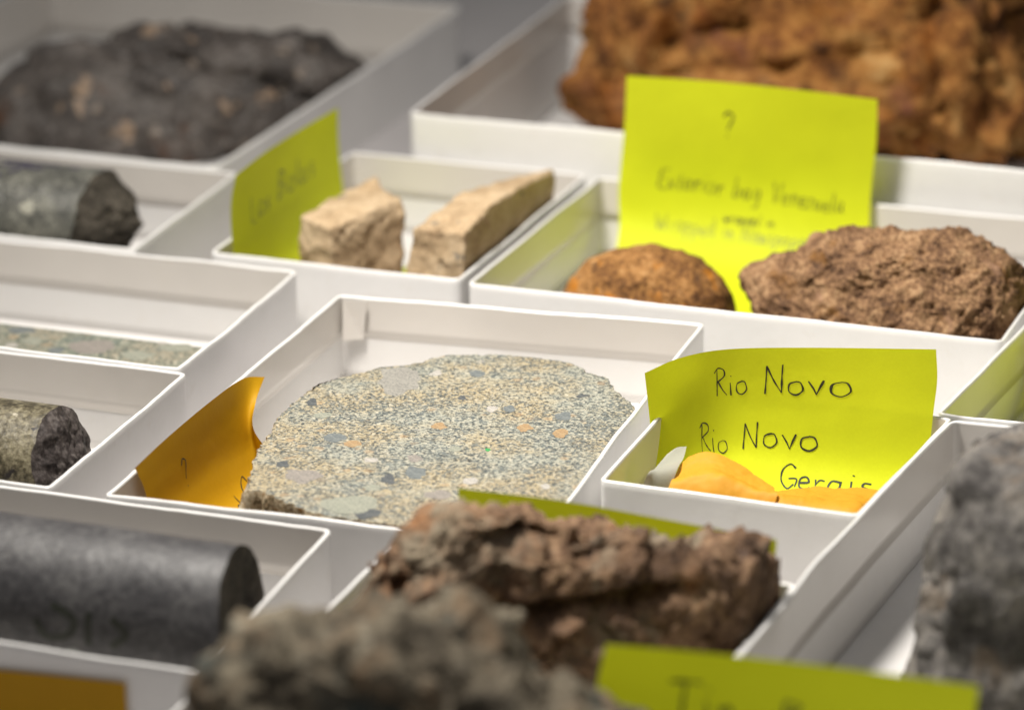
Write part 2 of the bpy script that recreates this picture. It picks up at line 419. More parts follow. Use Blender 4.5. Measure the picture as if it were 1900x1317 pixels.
place_rock('boulder', settle(V), F, RUST, 'large rusty orange brown boulder behind the Venezuela note', G_ROCK)

# two stones in the wide tray
V, F = outline_rock([(1046, 552), (1066, 514), (1100, 484), (1150, 464), (1205, 454), (1262, 460), (1298, 476), (1332, 512), (1352, 548), (1357, 576), (1340, 622), (1290, 650), (1180, 655), (1090, 630)],
                    (-105, 141), (-54, 141), -8, 19, 6, .85)
V += vnormals(V, F)*(fractal(V, 18, 4, .9, 11)*1.5+fractal(V, 3.2, 4, .7, 12)*.38)[:, None]
PEB = rock_mat('rusty_pebble_stone', [(0.30, (0.045, 0.020, 0.008)), (0.45, (0.15, 0.066, 0.020)), (0.60, (0.31, 0.15, 0.045)), (0.75, (0.40, 0.22, 0.085))], 9, 1.3, .5,
               patch=[(11, .56, .66, (0.40, 0.15, 0.014)), (8, .58, .68, (0.05, 0.024, 0.013))], rough=.8, bump=.8, pits=.5)
place_rock('stone', settle(V), F, PEB, 'smooth rounded orange brown stone in front of the Venezuela note', G_ROCK)
V, F = outline_rock([(1400, 540), (1402, 510), (1418, 488), (1458, 470), (1520, 440), (1585, 424), (1650, 423), (1720, 436), (1765, 438), (1825, 448), (1868, 478), (1890, 515), (1903, 560), (1885, 640), (1830, 700), (1700, 720), (1520, 690), (1430, 620), (1408, 575)],
                    (-50, 148), (25, 139), -6, 21, 7, .78)
N = vnormals(V, F)
V += N*(fractal(V, 24, 4, .9, 14)*2.8+fractal(V, 7, 4, .8, 15)*1.5-np.clip(fractal(V, 9, 4, .8, 16, True), -1, 1.5)*.65)[:, None]
N = vnormals(V, F); V += N*(fractal(V, 2.2, 4, .6, 17)*.6-(cells(V, 2.6, 3) < .12)*.35)[:, None]
BRN = rock_mat('rough_brown_stone', [(0.30, (0.045, 0.024, 0.013)), (0.45, (0.15, 0.08, 0.042)), (0.58, (0.28, 0.16, 0.08)), (0.78, (0.44, 0.285, 0.155))], 8, 1.1, .55,
               patch=[(14, .58, .70, (0.22, 0.10, 0.022)), (16, .60, .70, (0.33, 0.19, 0.115))], rough=.85, bump=1.1, pits=.7)
place_rock('stone', settle(V), F, BRN, 'rough pitted dark brown stone beside the smooth rounded one', G_ROCK)

# tan angular stones: cut blocks from hull corners
def hull_rock(pts, edge=1.6, smooth=2, nz=((10, .8), (2.5, .35)), seed=0):
    bm = bmesh.new()
    for p in pts: bm.verts.new(tuple(p))
    r = bmesh.ops.convex_hull(bm, input=bm.verts[:])
    bmesh.ops.delete(bm, geom=[v for v in bm.verts if not v.link_faces], context='VERTS')
    for _ in range(7):
        es = [e for e in bm.edges if e.calc_length() > edge]
        if not es: break
        bmesh.ops.subdivide_edges(bm, edges=es, cuts=1); bmesh.ops.triangulate(bm, faces=bm.faces[:])
    for _ in range(smooth): bmesh.ops.smooth_vert(bm, verts=bm.verts[:], factor=.5, use_axis_x=True, use_axis_y=True, use_axis_z=True)
    bmesh.ops.recalc_face_normals(bm, faces=bm.faces[:]); bm.verts.index_update()
    V = np.array([v.co[:] for v in bm.verts]); F = [tuple(v.index for v in f.verts) for f in bm.faces]; bm.free()
    N = vnormals(V, F); d = np.zeros(len(V))
    for k, (s, a) in enumerate(nz): d += fractal(V, s, 4, .8, seed+k)*a
    d += crags(V, 9, seed)*.08
    return V+N*d[:, None], F
TAN = rock_mat('tan_sandstone', [(0.25, (0.25, 0.17, 0.095)), (0.48, (0.45, 0.325, 0.195)), (0.75, (0.58, 0.445, 0.29))], 16, 1.6, .35,
               patch=[(9, .64, .72, (0.30, 0.13, 0.035)), (10, .62, .70, (0.15, 0.14, 0.12))], rough=.88, bump=.5)
P = [pl((557, 400), 1, 127), pl((614, 424), 1, 121), pl((700, 386), 1, 140), pl((742, 366), 1, 152), pl((692, 350), 1, 172), pl((655, 348), 1, 170), pl((752, 402), 1, 150)]
P += [np.array([q[0]+dx, q[1]+dy, IN]) for q, dx, dy in ((P[0], -1, 0), (P[1], 0, -2), (P[3], 1, -4), (P[6], 0, -6), (P[4], 2, 2), (P[5], -3, 3))]
V, F = hull_rock(P, 1.5, 1, ((12, .7), (4, .35), (1.5, .2)), 21)
tip = pl((697, 337), 1, 168); dd = np.linalg.norm(V-tip, axis=1); V[:, 2] += np.exp(-(dd/4.2)**2)*5.5
place_rock('stone', settle(V), F, TAN, 'squat blocky tan stone beside the lime note', G_ROCK)
P = [pl((766, 424), 1, 124), pl((846, 366), 1, 150), pl((925, 336), 1, 172), pl((1010, 317), 1, 198), pl((862, 432), 1, 117), pl((930, 384), 1, 138), pl((985, 346), 1, 168), pl((1046, 318), 1, 196)]
P += [np.array([min(q[0]+dx, -133.2), q[1], IN]) for q, dx in ((P[0], -5), (P[2], -3), (P[3], 0), (P[4], -2), (P[7], 2))]
for i in (4, 5, 6, 7): P[i][0] = min(P[i][0], -133.2)
V, F = hull_rock(P, 1.5, 1, ((14, .8), (4, .35), (1.5, .2)), 31)
place_rock('stone', settle(V), F, TAN, 'long curved tan stone wedge against the right wall of its tray', G_ROCK)

# knobbly grey rock at the right edge
V, F = outline_rock([(1792, 850), (1830, 818), (1900, 805), (2000, 800), (2110, 850), (2160, 1000), (2160, 1300), (2060, 1420), (1760, 1430), (1712, 1330), (1716, 1230), (1734, 1130), (1742, 1010), (1763, 925), (1782, 885)],
                    (45, -62), (110, -58), 5, 46, 6, .75)
N = vnormals(V, F)
V += N*(fractal(V, 26, 4, .9, 41)*3.5+fractal(V, 7, 5, .9, 42)*1.1+crags(V, 17, 9)*.2+crags(V, 7, 10)*.08)[:, None]
GREY = rock_mat('knobbly_grey_stone', [(0.30, (0.042, 0.038, 0.036)), (0.46, (0.095, 0.088, 0.083)), (0.60, (0.17, 0.158, 0.145)), (0.78, (0.28, 0.255, 0.225))], 15, 2.4, .45,
                patch=[(20, .57, .70, (0.20, 0.15, 0.105))], rough=.88, bump=1.0)
place_rock('boulder', settle(V), F, GREY, 'knobbly blue grey rock in the large right hand tray', G_ROCK)

# ragged brown rock
V, F = outline_rock([(650, 1120), (692, 1060), (740, 1006), (800, 962), (870, 944), (960, 950), (1040, 960), (1110, 976), (1170, 992), (1240, 998), (1290, 1000), (1340, 994), (1400, 994), (1440, 1020), (1478, 1080), (1440, 1150), (1360, 1220), (1240, 1300), (1000, 1320), (760, 1280), (660, 1200)],
                    (-64, -136), (23, -93), 2, 21, 7, .8)
N = vnormals(V, F)
V += N*(fractal(V, 30, 4, .9, 51)*2.6+fractal(V, 6, 4, .8, 52)*1.1+crags(V, 15, 5)*.34+crags(V, 6, 6)*.28)[:, None]
V = hollows(V, (((1090, 1132), 120, 17, 12), ((1000, 1150), 60, 22, 12), ((950, 1010), 60, 26, 9), ((930, 1100), 26, 60, 8), ((1190, 1105), 90, 12, 10), ((740, 1085), 50, 14, 5), ((1120, 1030), 40, 14, 4)))
N = vnormals(V, F); V += N*(fractal(V, 3, 4, .7, 54)*.8)[:, None]
V[:, 0] = np.where(V[:, 0] > 24.2, 24.2+(V[:, 0]-24.2)*.06, V[:, 0]); V[:, 1] = np.where(V[:, 1] > -83.5, -83.5+(V[:, 1]+83.5)*.05, V[:, 1])
V[:, 0] = np.maximum(V[:, 0], -73.2); V[:, 1] = np.maximum(V[:, 1], -165.5)
JM = rock_mat('ragged_brown_stone', [(0.30, (0.04, 0.024, 0.016)), (0.46, (0.13, 0.078, 0.048)), (0.60, (0.24, 0.145, 0.085)), (0.78, (0.40, 0.275, 0.165))], 15, 2.2, .45,
              patch=[(30, .50, .60, (0.27, 0.22, 0.155)), (17, .58, .68, (0.30, 0.15, 0.07)), (24, .60, .70, (0.11, 0.085, 0.08))], rough=.9, bump=1.0)
place_rock('boulder', settle(V), F, JM, 'ragged reddish brown rock with dark hollows before a lime note', G_ROCK)

# mossy grey-green rock, front
V, F = outline_rock([(330, 1420), (372, 1290), (400, 1180), (450, 1136), (540, 1090), (640, 1066), (740, 1064), (830, 1082), (890, 1120), (950, 1180), (1040, 1210), (1105, 1250), (1160, 1300), (1190, 1380), (1150, 1480), (900, 1560), (600, 1560), (400, 1520)],
                    (-66, -222), (25, -222), 8, 38, 6, .75)
N = vnormals(V, F)
V += N*(fractal(V, 30, 4, .9, 61)*4+fractal(V, 8, 4, .8, 62)*1.6+crags(V, 20, 7)*.34+crags(V, 9, 8)*.3)[:, None]
cv = pl((780, 1300), 1, -255); e = (V-cv)/np.array([26, 14, 6]); V += FW*(np.exp(-(e**2).sum(1))*10)[:, None]
V[:, 1] = np.minimum(V[:, 1], -181)
MM = rock_mat('mossy_grey_green_stone', [(0.30, (0.040, 0.034, 0.024)), (0.46, (0.125, 0.103, 0.074)), (0.60, (0.23, 0.195, 0.14)), (0.78, (0.40, 0.345, 0.25))], 17, 2.6, .4,
              patch=[(22, .56, .66, (0.30, 0.21, 0.13)), (20, .55, .66, (0.085, 0.095, 0.085)), (15, .60, .68, (0.46, 0.41, 0.31))], rough=.9, bump=1.0)
place_rock('boulder', settle(V), F, MM, 'mossy grey green rock beside the dark green note, furthest from the back trays', G_ROCK)

# ------------------------------------------------------------------ sawn slab in the central tray
ZT = -1.6
top_px = [(459, 908), (462, 880), (478, 834), (503, 798), (518, 772), (553, 737), (598, 710), (660, 692), (705, 680), (762, 675), (790, 668), (815, 660), (850, 656), (930, 657), (1000, 662), (1058, 671), (1090, 689), (1125, 700), (1144, 724), (1163, 742), (1184, 756), (1166, 782), (1128, 840), (1098, 882), (1064, 924), (1020, 962), (975, 985), (900, 988), (820, 984), (750, 975), (680, 972), (625, 964), (584, 955), (527, 928), (484, 908)]
T2 = np.array([pl(p, 2, ZT)[:2] for p in top_px]); T2[:, 1] = np.maximum(T2[:, 1], -70.5)
xlim = -46.4 - 0.062*(T2[:, 1]+0) ; T2[:, 0] = np.minimum(T2[:, 0], xlim)
M_ = 420; seg = []
Lr = np.linalg.norm(np.roll(T2, -1, 0)-T2, axis=1); cum = np.concatenate([[0], np.cumsum(Lr)]); TT = np.vstack([T2, T2[:1]])
ss = np.linspace(0, cum[-1], M_, endpoint=False)
E2 = np.stack([np.interp(ss, cum, TT[:, 0]), np.interp(ss, cum, TT[:, 1])], 1)
for _ in range(2): E2 = (np.roll(E2, 1, 0)+2*E2+np.roll(E2, -1, 0))/4
c2 = E2.mean(0); tan = np.roll(E2, -1, 0)-np.roll(E2, 1, 0); tan /= np.linalg.norm(tan, axis=1)[:, None]
area2 = 0.5*np.sum(E2[:, 0]*np.roll(E2[:, 1], -1)-np.roll(E2[:, 0], -1)*E2[:, 1])
outn = np.stack([tan[:, 1], -tan[:, 0]], 1)*(1 if area2 > 0 else -1)
jag = np.array([noise.fractal(Vector((p[0]*.35, p[1]*.35, 3)), .8, 2, 4) for p in E2])*.75 + np.array([noise.noise(Vector((p[0]*1.1, p[1]*1.1, 9))) for p in E2])*.3
E2 = E2+outn*np.minimum(jag*1.5, .5)[:, None]
V = []; F = []
NR = 14
for k in range(NR):                                  # top face rings, outside in
    s = 1-k/NR
    for p in E2:
        q = c2+(p-c2)*s; V.append((q[0], q[1], ZT-(0.22 if k == 0 else 0)))
V.append((c2[0], c2[1], ZT)); ci = len(V)-1
for k in range(NR-1):
    for i in range(M_): F.append((k*M_+i, k*M_+(i+1) % M_, (k+1)*M_+(i+1) % M_, (k+1)*M_+i))
for i in range(M_): F.append(((NR-1)*M_+i, (NR-1)*M_+(i+1) % M_, ci))
if area2 < 0: F = [f[::-1] for f in F]
def sawn_mat(name, pale, tan_, dark, green, cl=1.0, rough=.6):
    t = NT(name)
    base = t.ramp(t.noise(20, 4, .6), [(0.40, pale), (0.58, tan_)])
    v1 = t.voro(0.70*cl, co=t.warp(1.1, 1.3)); r1 = t.n.new('ShaderNodeSeparateColor'); t.l(v1.outputs['Color'], r1.inputs[0])
    reg = t.ramp(t.noise(26, 4, .6), [(0.38, 0.0), (0.60, 0.36)])           # slab is bluer on one side
    g = t.ramp(t.math('SUBTRACT', r1.outputs[0], reg), [(0.40, 0.0), (0.48, 1.0)])
    c = t.mix(t.math('MULTIPLY', g, .8), base, green)
    c = t.mix(t.ramp(r1.outputs[1], [(0.84, 0.0), (0.90, .6)]), c, dark)
    c = t.mix(t.ramp(r1.outputs[2], [(0.86, 0.0), (0.92, .6)]), c, (0.50, 0.46, 0.36))
    fine = t.noise(.8, 4, .7)
    c = t.mix(t.ramp(fine, [(0.39, .8), (0.50, 0.0)]), c, tuple(x*.6 for x in dark))
    c = t.mix(t.ramp(fine, [(0.58, 0.0), (0.68, .55)]), c, (0.50, 0.45, 0.33))
    v2 = t.voro(4.6*cl, co=t.warp(4, 3.0)); r2 = t.n.new('ShaderNodeSeparateColor'); t.l(v2.outputs['Color'], r2.inputs[0])
    inside = t.ramp(v2.outputs['Distance'], [(0.22, 1.0), (0.34, 0.0)])
    for sock, thr, colr in ((r2.outputs[0], .80, (0.40, 0.26, 0.13)), (r2.outputs[1], .84, (0.13, 0.155, 0.155)), (r2.outputs[2], .90, (0.50, 0.44, 0.38))):
        m = t.math('MULTIPLY', inside, t.ramp(sock, [(thr, 0.0), (thr+.02, .36)])); c = t.mix(m, c, colr)
    t.set(Base_Color=c, Roughness=rough)
    t.b.inputs['Specular IOR Level'].default_value = .35
    t.bump(t.math('ADD', t.noise(.7, 4, .7), t.math('MULTIPLY', v1.outputs['Distance'], .4)), 0.30, .9)
    return t
SAWN = sawn_mat('sawn_breccia', (0.325, 0.325, 0.268), (0.36, 0.30, 0.19), (0.026, 0.034, 0.038), (0.095, 0.115, 0.118)).m
SIDE = rock_mat('broken_breccia_edge', [(0.32, (0.09, 0.065, 0.035)), (0.45, (0.32, 0.24, 0.14)), (0.58, (0.50, 0.42, 0.29)), (0.8, (0.62, 0.56, 0.43))], 7, 1.2, .6, patch=[(6, .58, .66, (0.25, 0.13, 0.03))], bump=1.0)
org = (c2[0], c2[1], IN)
slab = empty('sawn_rock_slab', org); tag(slab, 'pale speckled rock slab with a flat sawn top in the central tray', 'rock', G_ROCK)
mesh_obj('sawn_face', V, F, SAWN, slab, org, smooth=False)
V = []; F = []; NS = 18
left = np.clip((-(outn[:, 0])*.75-outn[:, 1]*.35), 0, 1)
lump = np.exp(-(np.linalg.norm(E2-pl((590, 712), 2, ZT)[:2], axis=1)/5)**2)
for k in range(NS+1):
    s = k/NS; z = ZT-0.22+(IN-(ZT-0.22))*s
    for i, p in enumerate(E2):
        b = 3.2*math.sin(min(1, s*1.3)*math.pi*.5)*left[i] + 5.0*lump[i]*math.exp(-((s-.28)/.2)**2) - 2.0*s*s*(1-left[i])
        n_ = noise.fractal(Vector((p[0]*.16, p[1]*.16, z*.16)), .8, 2.1, 5)*2.2*min(1, s*6)
        q = p+outn[i]*(b+n_)
        q[0] = min(q[0], -46.6-.062*q[1]); q[1] = max(q[1], -73.5); q[0] = max(q[0], -155)
        V.append((q[0], q[1], z))
for k in range(NS):
    for i in range(M_): F.append((k*M_+i, (k+1)*M_+i, (k+1)*M_+(i+1) % M_, k*M_+(i+1) % M_))
F.append(tuple(range(NS*M_, (NS+1)*M_)))
if area2 < 0: F = [f[::-1] for f in F]
mesh_obj('broken_side', V, F, SIDE, slab, org)
# clasts cut by the saw, flush in the face
def flat_mat(name, c1, c2_, sz=2.0, rough=.6, lines=False):
    t = NT(name)
    f = t.noise(sz, 5, .7, co=t.stretch((.25, 2.2, 1), (0, 0, .6)) if lines else None); g = t.noise(.75, 4, .7)
    c = t.ramp(f, [(0.35, c1), (0.65, c2_)])
    c = t.mix(t.ramp(g, [(0.36, .8), (0.47, 0.0)]), c, (0.05, 0.06, 0.06)); c = t.mix(t.ramp(g, [(0.58, 0.0), (0.70, .55)]), c, (0.45, 0.42, 0.33))
    t.set(Base_Color=c, Roughness=rough); t.bump(g, .14, .7); return t.m
CL = dict(grey=flat_mat('grey_clast', (0.20, 0.19, 0.17), (0.30, 0.285, 0.25), 1.4, lines=True), dark=flat_mat('dark_clast', (0.045, 0.05, 0.055), (0.10, 0.108, 0.11)),
          blue=flat_mat('blue_grey_clast', (0.10, 0.115, 0.118), (0.17, 0.185, 0.18)), white=flat_mat('white_clast', (0.33, 0.31, 0.28), (0.43, 0.40, 0.36)),
          orange=flat_mat('orange_clast', (0.29, 0.18, 0.085), (0.35, 0.245, 0.13)), pink=flat_mat('pinkish_clast', (0.20, 0.18, 0.16), (0.27, 0.24, 0.21)),
          pale=flat_mat('pale_green_clast', (0.215, 0.225, 0.18), (0.29, 0.29, 0.23)), green=flat_mat('bright_green_clast', (0.02, 0.22, 0.05), (0.04, .3, .08)))
def clast(px, rx, ry, kind, ang=0.0, parent=slab, zt=ZT):
    zt = zt+rnd.uniform(.01, .06); n = 26; k = rnd.random()*50; pts = []; c = pl(px, 2, zt)
    for i in range(n):
        th = 2*math.pi*i/n; s = 1+.42*noise.noise(Vector((math.cos(th)*1.3+k, math.sin(th)*1.3, k)))+.22*noise.noise(Vector((math.cos(th)*5+k, math.sin(th)*5, k)))
        dx, dy = rx*math.cos(th)*s, ry*math.sin(th)*s
        pts.append(pl((px[0]+dx*math.cos(ang)+dy*math.sin(ang), px[1]-dx*math.sin(ang)*.5+dy*math.cos(ang)), 2, zt))
    V = [(p[0], p[1], zt+.01) for p in pts]+[(p[0], p[1], zt-.3) for p in pts]
    F = [tuple(range(n-1, -1, -1))]+[(i, i+n, (i+1) % n+n, (i+1) % n) for i in range(n)]
    return mesh_obj('clast', V, F, CL[kind], parent, (c[0], c[1], zt), smooth=False)
for a in [((743, 704), 43, 26, 'grey'), ((719, 889), 15, 9, 'dark'), ((770, 877), 19, 11, 'blue'), ((682, 951), 22, 11, 'dark'), ((912, 758), 12, 6, 'white', .6), ((809, 692), 12, 4, 'white', .3),
          ((579, 746), 10, 8, 'dark'), ((945, 758), 11, 6, 'blue'), ((1046, 772), 14, 8, 'blue'), ((973, 793), 15, 7, 'orange'), ((1040, 803), 14, 8, 'orange'), ((655, 823), 15, 6, 'orange'), ((815, 790), 13, 6, 'orange'),
          ((872, 893), 16, 6, 'white'), ((1012, 902), 9, 5, 'white'), ((688, 853), 12, 4, 'white'), ((525, 861), 12, 6, 'dark'), ((560, 882), 34, 13, 'pink'), ((1080, 734), 12, 3, 'dark', .3), ((885, 693), 15, 6, 'blue'), ((845, 833), 12, 5, 'pale'), ((905, 834), 5, 3, 'green'), ((648, 936), 46, 18, 'pale'), ((770, 850), 14, 7, 'pink'), ((622, 812), 20, 8, 'blue'), ((858, 738), 7, 4, 'dark'), ((813, 918), 24, 8, 'pink'), ((690, 905), 16, 6, 'pale'), ((600, 770), 16, 6, 'pale')]:
    clast(*a)

# ------------------------------------------------------------------ drill cores
def core(name, label, r, y0, x0, x1, mat, end_mat, taper=0.0, jag=3.0, cone=0.0, sub=(150, 96), seed=0, tilt=0.0, tilty=0.0):
    zc = IN+r; nx, nt = sub; V = []; F = []; org = ((x0+x1)/2, y0, IN)
    root = empty(name, org); tag(root, label, 'core sample', 'drill cores in trays')
    def end_x(th, rr):          # broken end profile
        yy, zz = math.cos(th)*rr, math.sin(th)*rr
        return x1+tilt*zz*r-tilty*yy*r+jag*noise.fractal(Vector((yy*1.6+seed, zz*1.6, 3)), .8, 2.1, 4)
    for i in range(nx+1):
        for j in range(nt):
            th = 2*math.pi*j/nt; ex = end_x(th, 1.0); x = x0+(ex-x0)*i/nx
            d = r+noise.fractal(Vector((x*.12+seed, math.cos(th)*3, math.sin(th)*3)), .8, 2, 4)*.12
            V.append((x, y0+math.cos(th)*d, zc+math.sin(th)*d))
    for i in range(nx):
        for j in range(nt): F.append((i*nt+j, (i+1)*nt+j, (i+1)*nt+(j+1) % nt, i*nt+(j+1) % nt))
    F.append(tuple(range(nt)))
    lo = min(v[2] for v in V); V = [(a, b, c+IN-lo) for a, b, c in V]
    mesh_obj('barrel', V, F, mat, root, org)
    V = []; F = []; nr = 26
    for k in range(nr+1):
        s = 1-k/nr
        for j in range(nt):
            th = 2*math.pi*j/nt; x = end_x(th, s)+cone*(1-s**1.6)
            if 0 < k: x += noise.fractal(Vector((math.cos(th)*s*5, math.sin(th)*s*5, seed+5)), .7, 2.1, 4)*jag*.45*min(1, k/5)
            d = r*s
            V.append((x, y0+math.cos(th)*d, zc+math.sin(th)*d+IN-lo))
    for k in range(nr):
        for j in range(nt): F.append((k*nt+j, (k+1)*nt+j, (k+1)*nt+(j+1) % nt, k*nt+(j+1) % nt))
    mesh_obj('broken_end', V, F, end_mat, root, org)
    return root
def core_mat(name, stops, size, grain, spots=(), rough=.35, spec=.5, coat=.2, bump=.25, patch=None):
    return rock_mat(name, stops, size, grain, .55, spots, rough, bump, spec, patch, coat=coat)
DKEND = rock_mat('dark_broken_end', [(0.32, (0.014, 0.012, 0.009)), (0.5, (0.050, 0.043, 0.033)), (0.75, (0.11, 0.095, 0.075))], 8, 1.5, .5, bump=1.1)
CI = core_mat('speckled_grey_core', [(0.30, (0.03, 0.03, 0.026)), (0.5, (0.10, 0.10, 0.085)), (0.72, (0.27, 0.265, 0.22))], 8, 1.0, rough=.28, spec=.8, coat=.6, bump=.6, spots=[(6, .3, (0.03, .03, .025), .14), (8, .35, (0.38, .37, .30), .2)], patch=[(12, .60, .70, (0.13, .15, .15))])
cI = core('drill_core', 'speckled grey drill core with marker lettering and dark broken end', 18.5, 141, -338, -270, CI, DKEND, cone=16, jag=3.2, seed=2, tilt=.25)
OLEND = rock_mat('striated_dark_end', [(0.3, (0.016, 0.013, 0.012)), (0.5, (0.055, 0.045, 0.042)), (0.75, (0.15, 0.13, 0.12))], 6, 1.4, .5, bump=.8, rough=.5)
CF = core_mat('olive_brown_core', [(0.30, (0.025, 0.020, 0.011)), (0.48, (0.095, 0.08, 0.046)), (0.72, (0.27, 0.24, 0.155))], 8, 1.6, spots=[(5, .35, (0.02, .016, .016), .2), (4, .3, (0.42, .38, .29), .12)], rough=.38, bump=.6)
core('drill_core', 'short olive brown drill core with dark striated end', 16.5, -45, -276, -187, CF, OLEND, cone=5, jag=1.6, seed=5, tilt=-.12)
CG = core_mat('charcoal_core', [(0.30, (0.022, 0.021, 0.023)), (0.5, (0.048, 0.046, 0.048)), (0.75, (0.10, 0.097, 0.095))], 18, 1.8, spots=[(11, .22, (0.20, .21, .20), .15)], rough=.5, spec=.5, bump=.25, coat=.12)
cG = core('drill_core', 'smooth dark charcoal drill core lying along its tray', 19.2, -129.5, -226, -96.5, CG, DKEND, cone=-1.5, jag=.6, seed=9, tilt=-.08, tilty=.14)

# marker strokes lie on the barrel of the core
def barrel_ink(root, r, y0, strokes, w, mat, name='marker_lettering'):
    zc = IN+r; V = []; F = []
    for st in strokes:                       # (x, elevation angle in degrees)
        P = catmull(st, 6*(len(st)-1)); 
        for i, (x, a) in enumerate(P):
            q0 = P[max(i-1, 0)]; q1 = P[min(i+1, len(P)-1)]; d = np.array([q1[0]-q0[0], math.radians(q1[1]-q0[1])*r]); d /= np.linalg.norm(d)+1e-9
            for s in (-1, 1):
                xx = x-d[1]*s*w; th = math.radians(a)+d[0]*s*w/r
                V.append((xx, y0-math.cos(th)*(r+.14), zc+math.sin(th)*(r+.14)))
            if i: n = len(V); F.append((n-4, n-3, n-1, n-2))
    mesh_obj(name, V, F, mat, root, tuple(np.array(root.location)/U))
barrel_ink(cI, 18.5, 141, [[(-312, 99), (-295, 93), (-273, 91)], [(-300, 82), (-293, 83), (-285, 80)], [(-291, 90), (-292, 78), (-295, 70)], [(-306, 67), (-301, 66), (-297, 63)], [(-308, 58), (-303, 56), (-298, 53)]], .8, INK_MARK)
barrel_ink(cG, 19.2, -129.5, [[(-138, 22), (-132, 14), (-133, 2), (-139, -2), (-142, 10)], [(-128, 20), (-128, -4)], [(-122, 18), (-118, 8), (-122, -3)], [(-158, 24), (-154, 12), (-158, 2)]], .9, INK)

# sawn half core in the tray behind the olive core
org = (-248, 40, IN); hc = empty('half_drill_core', org)
tag(hc, 'half drill core with flat greenish sawn face and pink clasts', 'core sample', 'drill cores in trays')
ZH = -10.8; rh = 17.0; x0, x1 = -313, -184.5
V = []; F = []; nt = 40; nx = 60
for i in range(nx+1):
    x = x0+(x1-x0)*i/nx
    for j in range(nt+1):
        th = math.pi*(1+j/nt); e = noise.noise(Vector((x*.3, j*.2, 4)))*.25
        V.append((x+(noise.noise(Vector((j*.35, 2, 7)))*1.5-.03*(math.cos(th)*rh) if i == nx else 0), 40+math.cos(th)*(rh+e), ZH-.15+math.sin(th)*(ZH-.15-IN)))
for i in range(nx):
    for j in range(nt): F.append((i*(nt+1)+j, i*(nt+1)+j+1, (i+1)*(nt+1)+j+1, (i+1)*(nt+1)+j))
F.append(tuple(range(nt+1))); F.append(tuple(range(len(V)-1, len(V)-nt-2, -1)))
CH = core_mat('greenish_core_rind', [(0.3, (0.09, 0.10, 0.08)), (0.6, (0.26, 0.26, 0.2))], 10, 1.5)
mesh_obj('barrel', V, F, CH, hc, org)
HS = sawn_mat('sawn_greenish_conglomerate', (0.235, 0.25, 0.20), (0.30, 0.27, 0.20), (0.05, 0.062, 0.052), (0.115, 0.145, 0.12), cl=1.5)
tp = [(x0, 40-rh, ZH)]+[(x0+(x1-x0)*k/60, 40-rh+noise.noise(Vector((k*.4, 1, 1)))*.3, ZH) for k in range(1, 61)]+[(x1+.6+noise.noise(Vector((k*.7, 8, 1)))*.8, 40-rh+2*rh*k/12, ZH) for k in range(1, 12)]+[(x0+(x1-x0)*k/60, 40+rh+noise.noise(Vector((k*.4, 5, 1)))*.3, ZH) for k in range(60, -1, -1)]
V = tp+[(a, b, ZH-.2) for a, b, c in tp]; n = len(tp)
mesh_obj('sawn_face', V, [tuple(range(n))]+[(i, i+n, (i+1) % n+n, (i+1) % n) for i in range(n)], HS.m, hc, org, smooth=False)
for a in [((170, 643), 36, 14, 'pink'), ((60, 632), 20, 7, 'pale'), ((258, 660), 28, 9, 'pale'), ((40, 612), 26, 6, 'blue'), ((330, 645), 30, 7, 'pale'), ((105, 650), 14, 6, 'blue'), ((300, 636), 9, 3, 'white'), ((20, 640), 12, 4, 'white')]:
    clast(*a, parent=hc, zt=ZH)

